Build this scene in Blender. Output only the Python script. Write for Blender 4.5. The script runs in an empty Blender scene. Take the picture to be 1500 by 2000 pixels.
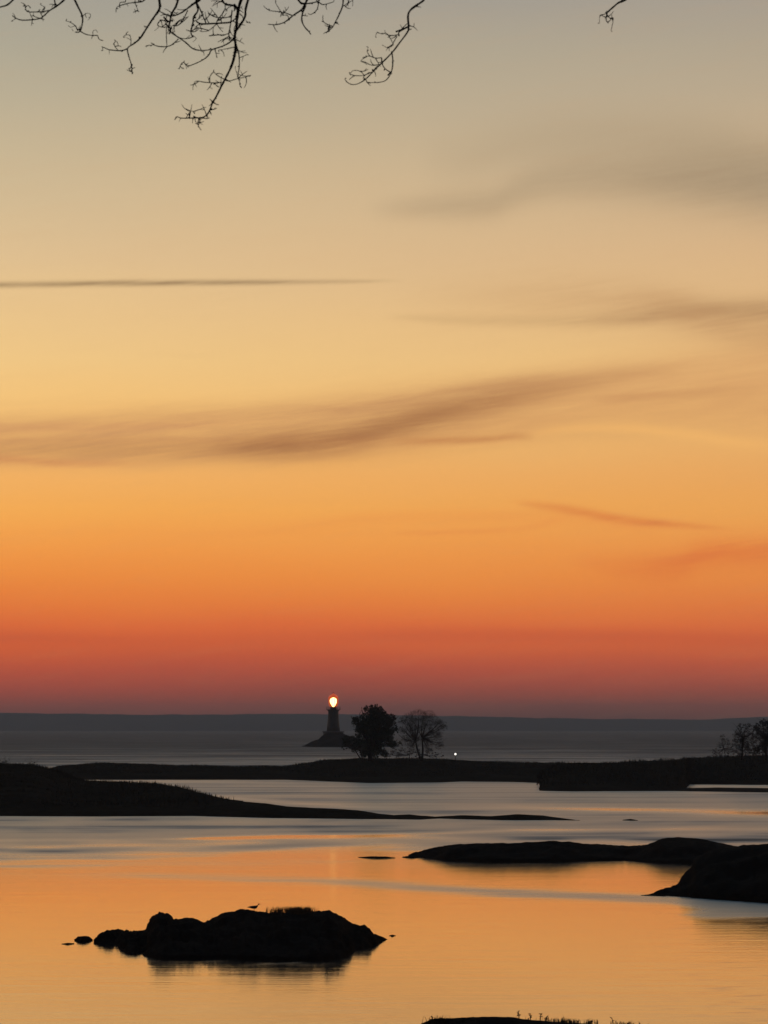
import bpy, bmesh, math, random
import numpy as np
from mathutils import Vector, Matrix, noise as mnoise

S = bpy.context.scene
COL = S.collection
R = math.radians
# ------------------------------------------------------------------ camera
# photograph measured in a 1500 x 2000 frame: focal length 6000 of its pixels, eye 8 m above the water
F, HZ, CY, CX = 6000.0, 1420.0, 1000.0, 750.0
EYE = 8.0
PITCH = math.atan((HZ - CY) / F)
cam_d = bpy.data.cameras.new('camera')
cam_d.sensor_fit = 'HORIZONTAL'
cam_d.sensor_width = 36.0
cam_d.lens = 36.0 * F / 1500.0
cam_d.clip_start = 0.1
cam_d.clip_end = 60000
cam = bpy.data.objects.new('camera', cam_d)
cam.location = (0, 0, EYE)
cam.rotation_euler = (R(90) + PITCH, 0, 0)
COL.objects.link(cam)
S.camera = cam
cam_d.dof.use_dof = True
cam_d.dof.focus_distance = 260.0
cam_d.dof.aperture_fstop = 22.0

def ray(px, py):
    """direction through a photo pixel, scaled so that its y component is 1"""
    a = (px - CX) / F; b = (CY - py) / F
    cp, sp = math.cos(PITCH), math.sin(PITCH)
    y = cp - b * sp; z = sp + b * cp
    return a / y, z / y
def dist(py):                       # ground distance of a waterline pixel row
    return -EYE / ray(CX, py)[1]
def at(px, py, y):
    rx, rz = ray(px, py)
    return Vector((rx * y, y, EYE + rz * y))
def azel(px, py):
    rx, rz = ray(px, py)
    return math.degrees(math.atan2(rx, 1)), math.degrees(math.atan2(rz, math.hypot(rx, 1)))

# ------------------------------------------------------------------ world
def lin(c):
    return tuple(((v / 255) / 12.92 if v <= 10 else ((v / 255 + .055) / 1.055) ** 2.4) for v in c)

class G:                            # small node-graph helper
    def __init__(s, tree): s.t = tree; s.n = tree.nodes; s.l = tree.links
    def link(s, a, b): s.l.new(a, b)
    def node(s, kind, **kw):
        n = s.n.new(kind)
        for k, v in kw.items(): setattr(n, k, v)
        return n
    def put(s, sock, v):
        if hasattr(v, 'is_output'): s.link(v, sock)
        else: sock.default_value = v
    def math(s, op, a, b=None, c=None, clamp=False):
        n = s.node('ShaderNodeMath', operation=op, use_clamp=clamp)
        s.put(n.inputs[0], a)
        if b is not None: s.put(n.inputs[1], b)
        if c is not None: s.put(n.inputs[2], c)
        return n.outputs[0]
    def ramp(s, fac, stops, interp='LINEAR'):
        n = s.node('ShaderNodeValToRGB'); cr = n.color_ramp; cr.interpolation = interp
        while len(cr.elements) > 1: cr.elements.remove(cr.elements[-1])
        for i, (p, c) in enumerate(stops):
            e = cr.elements[0] if i == 0 else cr.elements.new(p)
            e.position = p
            e.color = (c, c, c, 1) if isinstance(c, (int, float)) else (*c[:3], 1)
        s.put(n.inputs[0], fac); return n.outputs[0]
    def mix(s, fac, a, b, mode='MIX'):
        n = s.node('ShaderNodeMix', data_type='RGBA', blend_type=mode)
        s.put(n.inputs[0], fac)
        for i, v in ((6, a), (7, b)):
            if isinstance(v, tuple): v = (*v[:3], 1)
            s.put(n.inputs[i], v)
        return n.outputs[2]
    def noise(s, vec, scale=1, detail=3, rough=.5, dist=0):
        n = s.node('ShaderNodeTexNoise')
        n.inputs['Scale'].default_value = scale; n.inputs['Detail'].default_value = detail
        n.inputs['Roughness'].default_value = rough; n.inputs['Distortion'].default_value = dist
        if vec is not None: s.link(vec, n.inputs['Vector'])
        return n.outputs['Fac']
    def xyz(s, x, y, z):
        n = s.node('ShaderNodeCombineXYZ')
        for i, v in enumerate((x, y, z)): s.put(n.inputs[i], v)
        return n.outputs[0]
    def curve(s, fac, pts, lo, hi):          # pts as (x, y) in real units, x mapped by lo..hi
        n = s.node('ShaderNodeFloatCurve')
        ys = [p[1] for p in pts]; y0, y1 = min(ys), max(ys)
        if y1 - y0 < 1e-6: y1 = y0 + 1
        c = n.mapping.curves[0]
        P = [((x - lo) / (hi - lo), (y - y0) / (y1 - y0)) for x, y in pts]
        while len(c.points) < len(P): c.points.new(.5, .5)
        for q, (x, y) in zip(c.points, P): q.location = (x, y)
        n.mapping.use_clip = True; n.mapping.extend = 'HORIZONTAL'
        for q in c.points: q.handle_type = 'AUTO_CLAMPED'
        n.mapping.update()
        t = s.math('DIVIDE', s.math('SUBTRACT', fac, lo), hi - lo, clamp=True)
        s.link(t, n.inputs['Value'])
        return s.math('MULTIPLY_ADD', n.outputs[0], y1 - y0, y0)

W = bpy.data.worlds.new('World'); S.world = W; W.use_nodes = True
g = G(W.node_tree); g.n.clear()
tc = g.node('ShaderNodeTexCoord')
nrm = g.node('ShaderNodeVectorMath', operation='NORMALIZE'); g.link(tc.outputs['Generated'], nrm.inputs[0])
sp = g.node('ShaderNodeSeparateXYZ'); g.link(nrm.outputs[0], sp.inputs[0])
el = g.math('MULTIPLY', g.math('ARCSINE', sp.outputs[2]), 180 / math.pi)
az = g.math('MULTIPLY', g.math('ARCTAN2', sp.outputs[0], sp.outputs[1]), 180 / math.pi)

# soft waviness so that neither the bands nor the streaks are ruler-straight
sky_v = g.xyz(g.math('MULTIPLY', az, .16), g.math('MULTIPLY', el, .7), 0)
wob = g.math('SUBTRACT', g.noise(sky_v, .8, 2, .45), .5)
elw = g.math('ADD', el, g.math('MULTIPLY', wob, .55))
tilt = g.math('ADD', el, g.math('MULTIPLY', az, -.13))
sky_f = g.xyz(g.math('MULTIPLY', az, .5), g.math('MULTIPLY', tilt, 4.0), 3.1)
sky_g = g.xyz(g.math('MULTIPLY', az, .9), g.math('MULTIPLY', tilt, 15.0), 8.4)
fine = g.math('ADD', g.math('MULTIPLY', g.noise(sky_f, 1.0, 5, .6, .5), .6), g.math('MULTIPLY', g.noise(sky_g, 1.0, 5, .65, .3), .4))
fine = g.math('MULTIPLY_ADD', g.math('SUBTRACT', fine, .5), 2.2, .5, clamp=True)

SKY = [(1420, (86, 48, 46)), (1396, (112, 60, 52)), (1370, (148, 70, 58)), (1335, (174, 76, 60)), (1300, (196, 83, 58)),
       (1262, (218, 96, 54)), (1225, (229, 107, 56)), (1180, (238, 127, 58)), (1130, (244, 144, 63)), (1070, (248, 158, 72)),
       (1000, (250, 174, 84)), (930, (247, 179, 98)), (860, (245, 188, 111)), (780, (247, 198, 124)), (700, (243, 201, 134)),
       (600, (234, 197, 141)), (500, (224, 192, 145)), (400, (212, 187, 147)), (300, (200, 181, 147)), (200, (187, 174, 147)),
       (100, (175, 167, 146)), (0, (162, 158, 146))]
TOP = 40.0
stops = []
for py, c in SKY: stops.append((azel(750, py)[1] / TOP, lin(c)))
stops[0] = (0.0, stops[0][1])
stops += [(.38, lin((156, 166, 166))), (.5, lin((142, 168, 184))), (.7, lin((118, 152, 176))), (1, lin((78, 98, 124)))]
base = g.ramp(g.math('DIVIDE', elw, TOP, clamp=True), stops)
print('STOPS', len(stops))

PX0, PX1 = -1500, 3000
A0, A1 = azel(PX0, 1000)[0], azel(PX1, 1000)[0]
def streak(col, pts, wid, dens, tint, edge=.3, frac=.5, flat=False):
    """a thin cloud: pts px/py centre line, wid in px (half width), dens the strength along it"""
    P = [(azel(x, y)[0], azel(x, y)[1]) for x, y in pts]
    c = g.curve(az, [(max(A0, min(A1, a)), e) for a, e in P], A0, A1)
    w = g.curve(az, [(azel(x, 1000)[0], v / F * 57.3) for x, v in wid], A0, A1)
    d = g.curve(az, [(azel(x, 1000)[0], v) for x, v in dens], A0, A1)
    dv = g.math('SUBTRACT', el, c)
    dv = g.math('ADD', dv, g.math('MULTIPLY', wob, edge))
    q = g.math('DIVIDE', dv, w)
    q = g.math('MULTIPLY', q, q)
    if flat: q = g.math('MULTIPLY', q, q)
    m = g.math('EXPONENT', g.math('MULTIPLY', q, -1.0))
    n = g.math('ADD', g.math('MULTIPLY', fine, frac * 2), 1 - frac)
    m = g.math('MULTIPLY', g.math('MULTIPLY', m, d), n, clamp=True)
    return g.mix(m, col, tint)

c = base
# left-right drift of hue: warm yellow on the left, greyer and redder on the right
side = g.math('MULTIPLY_ADD', az, 1 / 15.0, .5, clamp=True)
vel = g.ramp(g.math('DIVIDE', el, TOP, clamp=True), [(0, 0), (.02, .3), (.1, 1), (.22, 1), (.3, .5), (.5, 0)])
c = g.mix(g.math('MULTIPLY', side, g.math('MULTIPLY', vel, .24)), c, lin((196, 128, 84)))
# high thin veils in the upper right
c = streak(c, [(700, 410), (950, 400), (1200, 345), (1500, 350), (2200, 340)], [(700, 20), (1000, 34), (1500, 70)],
           [(700, 0), (900, .38), (1200, .48), (1500, .72), (2300, .4)], lin((160, 138, 110)), edge=.12, frac=.25)
c = streak(c, [(900, 310), (1200, 270), (1500, 330), (2300, 400)], [(900, 55), (1500, 60)],
           [(800, 0), (1050, .34), (1400, .4), (2300, .2)], lin((168, 148, 120)), edge=.15, frac=.12)
# contrail
c = streak(c, [(-900, 565), (0, 557), (400, 552), (800, 548)], [(-900, 6), (0, 6), (800, 4)],
           [(-900, .5), (0, .7), (350, .7), (560, .5), (800, .0)], lin((146, 118, 84)), edge=.04, frac=.5)
# streak at mid height, right
c = streak(c, [(760, 620), (1050, 628), (1250, 620), (1400, 606), (1500, 606), (2400, 560)], [(760, 9), (1150, 14), (1500, 24)],
           [(740, 0), (850, .16), (1120, .28), (1300, .55), (1500, .62), (2400, .3)], lin((168, 128, 88)), edge=.25)
c = streak(c, [(900, 580), (1200, 590), (1500, 650), (2400, 680)], [(850, 40), (1500, 44)],
           [(760, 0), (1000, .22), (1200, .38), (1500, .6), (2300, .3)], lin((192, 146, 100)))
# the long swooping cloud band
c = streak(c, [(-1200, 850), (0, 862), (400, 848), (700, 822), (1000, 782), (1300, 742), (1500, 725)],
           [(-900, 50), (0, 50), (400, 58), (700, 60), (1000, 50), (1500, 40)],
           [(-1200, .2), (0, .62), (400, .66), (700, .6), (950, .52), (1200, .34), (1500, .1), (2300, 0)], lin((206, 150, 98)), edge=.14, flat=True)
c = streak(c, [(0, 880), (300, 880), (430, 876), (620, 866), (760, 836), (900, 797), (1050, 766), (1250, 728)],
           [(0, 18), (430, 24), (620, 30), (850, 32), (1100, 22), (1250, 14)],
           [(0, .25), (300, .3), (450, .6), (620, .85), (850, .8), (1050, .55), (1180, .32), (1350, 0)], lin((166, 112, 70)), edge=.04, frac=.4)
c = streak(c, [(500, 815), (700, 795), (900, 768), (1150, 738), (1350, 712)], [(500, 14), (1350, 12)],
           [(450, 0), (700, .3), (900, .4), (1150, .3), (1400, 0)], lin((190, 136, 90)), edge=.1, frac=.7)
c = streak(c, [(-1200, 820), (0, 836), (300, 832), (600, 818)], [(-900, 9), (600, 9)],
           [(-1100, .2), (0, .35), (300, .25), (600, 0)], lin((206, 144, 96)), edge=.06)
c = streak(c, [(-1200, 890), (0, 897), (150, 905), (300, 902)], [(-900, 9), (300, 8)],
           [(-1100, .3), (0, .5), (150, .35), (320, 0)], lin((204, 132, 84)), edge=.08)
c = streak(c, [(600, 890), (800, 868), (1000, 835), (1300, 800), (1500, 790)], [(600, 20), (1000, 34), (1500, 48)],
           [(560, 0), (800, .3), (1000, .35), (1300, .35), (1500, .4), (2300, 0)], lin((204, 142, 88)), edge=.15)
c = streak(c, [(900, 800), (1100, 780), (1300, 750), (1500, 735), (2300, 690)], [(900, 40), (1200, 60), (1500, 80)],
           [(850, 0), (1100, .25), (1300, .42), (1500, .5), (2300, .3)], lin((216, 158, 102)), edge=.15, frac=.45)
c = streak(c, [(1000, 790), (1300, 772), (1500, 762)], [(1000, 8), (1500, 12)], [(1150, 0), (1300, .35), (1420, .2), (1500, 0)], lin((196, 138, 88)), edge=.12, frac=.6)
c = streak(c, [(780, 862), (900, 860), (1000, 852)], [(780, 8), (1000, 8)], [(760, 0), (880, .5), (1050, 0)], lin((190, 122, 72)), edge=.05)
c = streak(c, [(1050, 846), (1150, 836), (1300, 845), (1500, 870), (2300, 900)], [(1000, 6), (1300, 11), (1500, 14)],
           [(1020, 0), (1150, .3), (1350, .35), (1500, .2), (2300, 0)], lin((252, 190, 108)), edge=.08)
# low streaks
c = streak(c, [(1000, 980), (1130, 1000), (1250, 1020), (1420, 1032)], [(1000, 5), (1150, 10), (1300, 8), (1420, 5)],
           [(990, 0), (1080, .5), (1200, .7), (1320, .55), (1440, 0)], lin((222, 128, 66)), edge=.1)
c = streak(c, [(780, 1042), (950, 1038), (1100, 1015)], [(780, 5), (1100, 7)],
           [(760, 0), (880, .35), (1000, .3), (1120, 0)], lin((232, 138, 72)), edge=.1)
c = streak(c, [(300, 1060), (600, 1030), (900, 1010), (1300, 1050)], [(300, 10), (900, 14)],
           [(250, 0), (600, .18), (1000, .25), (1300, 0)], lin((236, 142, 72)))
c = streak(c, [(1150, 1100), (1260, 1112), (1350, 1095), (1500, 1080), (2400, 1090)], [(1100, 14), (1300, 28), (1500, 34)],
           [(1100, 0), (1250, .4), (1340, .55), (1500, .5), (2300, .1)], lin((224, 110, 56)), edge=.25, frac=.6)
c = streak(c, [(-900, 1250), (0, 1245), (400, 1250), (900, 1240), (1500, 1250), (2400, 1250)], [(0, 14), (1500, 16)],
           [(-900, .2), (0, .35), (500, .15), (900, .35), (1500, .3), (2400, .2)], lin((196, 80, 56)), edge=.25)
# very soft mottling of the whole sky
c = g.mix(g.math('MULTIPLY', g.math('SUBTRACT', fine, .5, clamp=True), .16), c, lin((206, 156, 108)))
# sky behind the viewer is the dim blue-grey east
east = g.math('SUBTRACT', .35, sp.outputs[1])
east = g.math('MULTIPLY', east, 1.1, clamp=True)
c = g.mix(east, c, lin((52, 49, 52)))
dusk = g.node('ShaderNodeTexSky', sky_type='NISHITA', sun_disc=False, sun_elevation=R(-1.5), sun_rotation=R(-10))
bgs = g.node('ShaderNodeBackground'); bgs.inputs['Strength'].default_value = 1.0
bgn = g.node('ShaderNodeBackground'); bgn.inputs['Strength'].default_value = 0.02
add = g.node('ShaderNodeAddShader'); wo = g.node('ShaderNodeOutputWorld')
g.link(c, bgs.inputs[0]); g.link(dusk.outputs[0], bgn.inputs[0])
g.link(bgs.outputs[0], add.inputs[0]); g.link(bgn.outputs[0], add.inputs[1]); g.link(add.outputs[0], wo.inputs[0])
W.cycles.sampling_method = 'MANUAL'; W.cycles.sample_map_resolution = 1024

S.view_settings.view_transform = 'Standard'
S.view_settings.look = 'None'
S.view_settings.exposure = 0.0
S.view_settings.gamma = 1.0
S.cycles.volume_bounces = 0
S.cycles.transparent_max_bounces = 16
S.cycles.sample_clamp_indirect = 10

# ------------------------------------------------------------------ helpers
def tag(o, label=None, cat=None, group=None, kind=None):
    if label: o['label'] = label
    if cat: o['category'] = cat
    if group: o['group'] = group
    if kind: o['kind'] = kind
    return o
def empty(name, loc, rz=0):
    o = bpy.data.objects.new(name, None); COL.objects.link(o)
    o.location = loc; o.rotation_euler = (0, 0, rz); return o
def mesh_obj(name, verts, faces, mat, parent=None, smooth=True, origin=None):
    me = bpy.data.meshes.new(name)
    if origin is not None:
        ox, oy, oz = origin
        verts = [(v[0] - ox, v[1] - oy, v[2] - oz) for v in verts]
    me.from_pydata([tuple(v) for v in verts], [], faces)
    me.materials.append(mat)
    if smooth: me.polygons.foreach_set('use_smooth', [True] * len(me.polygons))
    me.update()
    o = bpy.data.objects.new(name, me); COL.objects.link(o)
    if origin is not None: o.location = origin
    if parent: o.parent = parent
    return o

def principled(name):
    m = bpy.data.materials.new(name); m.use_nodes = True
    gg = G(m.node_tree); b = gg.n['Principled BSDF']
    return m, gg, b
def rock_mat(name, a, b_, scale=1.0, rough=.85, spec=.3, bump=.15):
    m, gg, b = principled(name)
    t = gg.node('ShaderNodeTexCoord').outputs['Object']
    n1 = gg.noise(t, .35 * scale, 6, .6); n2 = gg.noise(t, 3.0 * scale, 5, .65)
    f = gg.ramp(gg.math('ADD', gg.math('MULTIPLY', n1, .6), gg.math('MULTIPLY', n2, .4)), [(.35, 0), (.65, 1)])
    gg.link(gg.mix(f, a, b_), b.inputs['Base Color'])
    b.inputs['Roughness'].default_value = rough
    b.inputs['Specular IOR Level'].default_value = spec
    bp = gg.node('ShaderNodeBump'); bp.inputs['Strength'].default_value = .8; bp.inputs['Distance'].default_value = bump
    gg.link(n2, bp.inputs['Height']); gg.link(bp.outputs[0], b.inputs['Normal'])
    return m
def plain(name, col, rough=.6, metal=0, var=.25, scale=4):
    m, gg, b = principled(name)
    t = gg.node('ShaderNodeTexCoord').outputs['Object']
    n = gg.noise(t, scale, 4, .6)
    lo = tuple(v * (1 - var) for v in col); hi = tuple(v * (1 + var) for v in col)
    gg.link(gg.mix(n, lo, hi), b.inputs['Base Color'])
    b.inputs['Roughness'].default_value = rough; b.inputs['Metallic'].default_value = metal
    b.inputs['Specular IOR Level'].default_value = .3
    return m
def lamp_mat(name, col, strength):
    m, gg, b = principled(name)
    b.inputs['Base Color'].default_value = (*col, 1)
    b.inputs['Emission Color'].default_value = (*col, 1)
    b.inputs['Emission Strength'].default_value = strength
    return m
M = dict(
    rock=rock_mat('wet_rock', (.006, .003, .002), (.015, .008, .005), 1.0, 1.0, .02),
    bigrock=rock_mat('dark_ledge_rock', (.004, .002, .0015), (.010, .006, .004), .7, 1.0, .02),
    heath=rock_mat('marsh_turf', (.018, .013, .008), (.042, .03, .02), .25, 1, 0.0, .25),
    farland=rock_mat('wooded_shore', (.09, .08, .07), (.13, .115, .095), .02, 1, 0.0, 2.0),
    ground=rock_mat('lawn', (.03, .045, .02), (.06, .07, .03), .8, 1, .05, .05),
    bark=plain('bark', (.045, .032, .026), .9),
    twig=plain('twig_bark', (.035, .022, .022), .9, var=.3, scale=20),
    leaf=plain('evergreen_foliage', (.035, .045, .02), .8),
    dry=plain('bare_twigs', (.06, .048, .038), .9),
    grass=plain('dry_grass', (.11, .07, .035), .9),
    straw=plain('marsh_grass', (.035, .026, .016), .95),
    weed=plain('weed_stem', (.04, .03, .015), .9),
    tower=plain('tower_iron', (.05, .042, .042), .6, var=.15, scale=.5),
    iron=plain('black_iron', (.02, .02, .022), .5),
    caisson=plain('caisson_stone', (.13, .11, .105), .85, var=.2, scale=.6),
    feather=plain('bird_feathers', (.05, .042, .04), .8, scale=30),
    beak=plain('beak_horn', (.12, .08, .03), .5),
    lens=lamp_mat('lit_lens', (1.0, .68, .2), 10.0),
    glow=lamp_mat('roof_halo_glow', (1.0, .14, .03), .45),  # worn by the roof: emission standing in for the lamp's red halo
    white=lamp_mat('white_lamp', (1.0, .95, .82), 2.0),
    wood=plain('weathered_wood', (.08, .065, .05), .9),
)

# ------------------------------------------------------------------ water
def interp(pts, x):
    return float(np.interp(x, [p[0] for p in pts], [p[1] for p in pts]))
def smooth(a, b, x):
    t = min(1, max(0, (x - a) / (b - a))); return t * t * (3 - 2 * t)
def g_line(px, py, pts, w, dens):
    c_ = interp(pts, px); s = interp(dens, px); ww = interp(w, px) if isinstance(w, list) else w
    return s * math.exp(-((py - c_) / ww) ** 2)
EDGE = [(-900, 1690), (0, 1688), (200, 1680), (400, 1668), (600, 1660), (750, 1655), (1000, 1662), (1500, 1664), (2400, 1668)]
def ruffle(px, py):
    n1 = mnoise.noise(Vector((px / 190, py / 9.0, 1.3))); n2 = mnoise.noise(Vector((px / 60, py / 4.0, 7.7)))
    n3 = mnoise.noise(Vector((px / 520, py / 22.0, 4.4)))
    e = interp(EDGE, px)
    r = 1 - smooth(e - 42, e + 8, py + n1 * 22 + n3 * 8)
    if py < 1680:
        near = smooth(1500, 1600, py)
        r *= 1 - near * (.05 + .30 * max(0, n1 + .1) + .25 * max(0, n3) + .12 * max(0, n2))
        # smoother slicks that mirror the lower sky
        r -= .62 * g_line(px, py, [(-900, 1650), (0, 1642), (250, 1640), (600, 1634), (850, 1628), (1000, 1622), (1500, 1619), (2400, 1618)],
                         [(0, 4), (500, 3.5), (1500, 4)], [(-900, .6), (0, .6), (250, .7), (600, 1), (1000, .95), (1250, .65), (1500, .85)])
        r -= .74 * g_line(px, py, [(700, 1578), (1000, 1576), (1200, 1581), (1500, 1588), (2400, 1590)],
                         [(800, 4), (1200, 6), (1500, 9)], [(820, 0), (1000, .6), (1200, .9), (1500, 1)])
        r -= .4 * g_line(px, py, [(400, 1556), (480, 1561), (600, 1570), (700, 1576), (850, 1584)],
                         [(400, 3), (850, 4)], [(400, .6), (480, 1), (650, .7), (860, 0)])
        r -= .3 * g_line(px, py, [(-900, 1655), (0, 1652), (300, 1655), (500, 1650)], 8, [(-900, .8), (0, .9), (300, .9), (550, 0)])
        r += .25 * g_line(px, py, [(0, 1660), (200, 1668), (450, 1656), (900, 1640), (1500, 1640)], 5, [(0, .6), (300, .8), (450, 1), (900, .9), (1500, .9)])
        r -= .4 * g_line(px, py, [(150, 1526), (700, 1528)], 2, [(150, 1), (400, .6), (600, 0)])
        r -= .45 * g_line(px, py, [(1330, 1535), (1500, 1536), (2000, 1536)], 4, [(1300, 0), (1340, 1), (2000, 1)])
    r = max(r, 0)
    r += .16 * (1 - smooth(e - 5, e + 75, py + n1 * 14)) * smooth(e - 60, e - 20, py)
    # a breath of wind crossing the calm water
    r += .42 * g_line(px, py + n1 * 3, [(100, 1708), (400, 1714), (600, 1720), (750, 1729), (1000, 1744), (1300, 1758), (1500, 1770), (2300, 1800)],
                     [(100, 6), (700, 9), (1000, 10), (1300, 10), (1500, 16)], [(100, 0), (300, .35), (600, .6), (800, .9), (1200, .9), (2300, 1)])
    pr = smooth(1300, 1400, px + n1 * 30) * smooth(1752, 1760, py) * (1 - smooth(1789, 1798, py + n1 * 5))
    r += .5 * pr
    # short catspaws lower down
    k = smooth(1760, 1820, py) * smooth(1150, 1500, px) + .25 * smooth(1850, 1950, py) + .12
    r += .22 * k * max(0, n2 - .12) + .10 * k * max(0, n1 - .1)
    # little ruffle right under the foreground rock
    r += .22 * g_line(px, py, [(180, 1850), (300, 1876), (480, 1880), (640, 1882), (760, 1845)], 5, [(150, 0), (260, .7), (600, .7), (760, 0)]) * (n2 + .5)
    r += .5 * (1 - smooth(1440, 1530, py))
    return min(1.5, max(0, r))

rows = [2100 - i * 2.0 for i in range(int((2100 - 1440) / 2))] + [1440 - i for i in range(0, 14)]
rows = sorted(set(rows), reverse=True)
cols = list(range(-900, 2401, 12))
wv, wr = [], []
ys = [-400.0, 20.0, 50.0] + [dist(r_) for r_ in rows] 
for j, y in enumerate(ys):
    for px in cols:
        if j < 3:
            wv.append(((px - CX) / F * ys[3] * (1 if abs(px - 750) < 1640 else 6), y, 0)); wr.append(.05)
        else:
            r_ = rows[j - 3]
            x = (px - CX) / F * y
            wv.append((x, y, 0)); wr.append(ruffle(px, r_))
# stretch outermost columns far sideways
nc = len(cols)
for j in range(len(ys)):
    for i, sgn in ((0, -1), (nc - 1, 1)):
        v = wv[j * nc + i]; wv[j * nc + i] = (sgn * max(6500, abs(v[0]) + 500), v[1], 0)
wf = [(j * nc + i, j * nc + i + 1, (j + 1) * nc + i + 1, (j + 1) * nc + i) for j in range(len(ys) - 1) for i in range(nc - 1)]

m, gg, b = principled('sea_water')
t = gg.node('ShaderNodeTexCoord').outputs['Object']
at_ = gg.node('ShaderNodeAttribute', attribute_name='ruffle')
ruf = at_.outputs['Fac']
mp = gg.node('ShaderNodeMapping'); mp.inputs['Scale'].default_value = (.35, 1.0, 1); gg.link(t, mp.inputs[0])
n1 = gg.noise(mp.outputs[0], .9, 4, .6); n2 = gg.noise(mp.outputs[0], 6.0, 3, .6)
mp2 = gg.node('ShaderNodeMapping'); mp2.inputs['Scale'].default_value = (.05, .5, 1); gg.link(t, mp2.inputs[0])
n3 = gg.noise(mp2.outputs[0], 1.0, 5, .65)
mp3 = gg.node('ShaderNodeMapping'); mp3.inputs['Scale'].default_value = (.012, .085, 1); gg.link(t, mp3.inputs[0])
n4 = gg.noise(mp3.outputs[0], 1.0, 6, .7, .6)
mp4 = gg.node('ShaderNodeMapping'); mp4.inputs['Scale'].default_value = (.12, 2.2, 1); gg.link(t, mp4.inputs[0])
n5 = gg.noise(mp4.outputs[0], 1.0, 4, .6)
rr = gg.math('MULTIPLY_ADD', gg.math('SUBTRACT', n3, .5), gg.math('MULTIPLY_ADD', ruf, .4, .10), ruf)
rr = gg.math('MULTIPLY_ADD', gg.math('SUBTRACT', n4, .5), gg.math('MULTIPLY', ruf, 1.8), rr)
rr = gg.math('MULTIPLY_ADD', gg.math('SUBTRACT', n5, .5), .22, rr)
rr = gg.math('MAXIMUM', rr, 0)
rough = gg.curve(rr, [(0, .06), (.15, .13), (.35, .25), (.6, .31), (1, .385), (1.5, 1.0)], 0, 1.5)
gg.link(rough, b.inputs['Roughness'])
b.inputs['Base Color'].default_value = (.012, .018, .02, 1)
b.inputs['IOR'].default_value = 1.333
gg.link(gg.math('MULTIPLY_ADD', ruf, -.35, .8, clamp=True), b.inputs['Coat Weight']); b.inputs['Coat IOR'].default_value = 1.333
gg.link(rough, b.inputs['Coat Roughness'])
bp = gg.node('ShaderNodeBump'); bp.inputs['Distance'].default_value = .02
bp.inputs['Strength'].default_value = .25
gg.link(gg.math('ADD', gg.math('ADD', n1, gg.math('MULTIPLY', n2, .3)), gg.math('ADD', gg.math('MULTIPLY', n3, 1.6), gg.math('MULTIPLY', n5, .8))), bp.inputs['Height'])
gg.link(bp.outputs[0], b.inputs['Normal']); gg.link(bp.outputs[0], b.inputs['Coat Normal'])
sea = mesh_obj('sea', wv, wf, m, smooth=True)
a_ = sea.data.attributes.new('ruffle', 'FLOAT', 'POINT'); a_.data.foreach_set('value', wr)
tag(sea, 'sunset coloured sea, calm and orange near, ruffled grey beyond', 'sea', kind='structure')

# ------------------------------------------------------------------ land traced along its waterline, with real depth and height
def fbm(p, o=4):
    s = 0; a = 1; 
    for i in range(o):
        s += a * mnoise.noise(p); p = p * 2.03 + Vector((3.1, 1.7, 5.9)); a *= .52
    return s
def land(name, top, base, mat, back=1.6, crest=None, step=4, nt=26, amp=.12, scale=1.0, seed=0, power=.7, ridge=None, rocky=1.0):
    """top, base: (px, py) lists: skyline and near waterline. crest(px): extra metres from the waterline to the skyline"""
    x0, x1 = base[0][0], base[-1][0]
    n = max(6, int((x1 - x0) / step)); verts, faces = [], []
    sv = Vector((seed * 7.3, seed * 3.1, seed))
    for i in range(n + 1):
        px = x0 + (x1 - x0) * i / n
        pt, pb = interp(top, px), interp(base, px)
        df = dist(pb)
        dc0 = crest(px) if callable(crest) else crest
        # the skyline may not sink below the water
        k = 1.0
        dc = df + dc0
        zc = at(px, pt, dc).z
        if zc < .02:
            lo_, hi_ = 0, dc0
            for _ in range(20):
                mid = (lo_ + hi_) / 2
                if at(px, pt, df + mid).z > .02: lo_ = mid
                else: hi_ = mid
            dc = df + lo_; zc = max(.02, at(px, pt, dc).z)
        rx = (px - CX) / F / math.cos(PITCH) * 1.0
        rx = ray(px, pb)[0]
        total = dc + max(.3, (dc - df)) * back + .3
        for j in range(nt + 1):
            u = j / nt
            if u < .55:
                t_ = u / .55; d = df + (dc - df) * t_; z = zc * (t_ ** power)
                env = math.sin(t_ * math.pi) ** .6 if t_ < 1 else 0
            else:
                t_ = (u - .55) / .45; d = dc + (total - dc) * t_; z = zc * (1 - t_ ** 1.5) - .25 * t_
                env = math.sin(t_ * math.pi) ** .8
            p = Vector((rx * d * scale, d * scale, z * scale * 1.5)) + sv
            h = fbm(p) * rocky
            hh = abs(fbm(p * 2.7, 3)) * .5 * rocky
            rxx = ray(px, pt)[0] if u >= .55 else rx
            z2 = z + env * amp * (h - hh)
            zmax = EYE + ray(px, pt)[1] * d            # never above its skyline
            if u < .55: z2 = min(z2, zmax)
            z2 += (amp * .22 * fbm(p * 4.0, 2)) * min(1, zc * 3) if 0 < u < 1 else 0
            if j == 0: z2 = -.25; d -= .05
            verts.append((rx * d + amp * .3 * fbm(p * 2 + Vector((9, 9, 9)), 2) * (1 if 0 < u else .3), d, z2))
    for i in range(n):
        for j in range(nt):
            a = i * (nt + 1) + j; faces.append((a, a + nt + 1, a + nt + 2, a + 1))
    # close the ends and underside
    ys_ = [v[1] for v in verts]
    faces.append([j for j in range(nt + 1)][::-1] if False else [j for j in range(nt + 1)])
    faces.append([n * (nt + 1) + j for j in range(nt + 1)][::-1])
    cxm = sum(v[0] for v in verts) / len(verts); cym = sum(ys_) / len(verts)
    return mesh_obj(name, verts, faces, mat, origin=(cxm, cym, 0))

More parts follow.
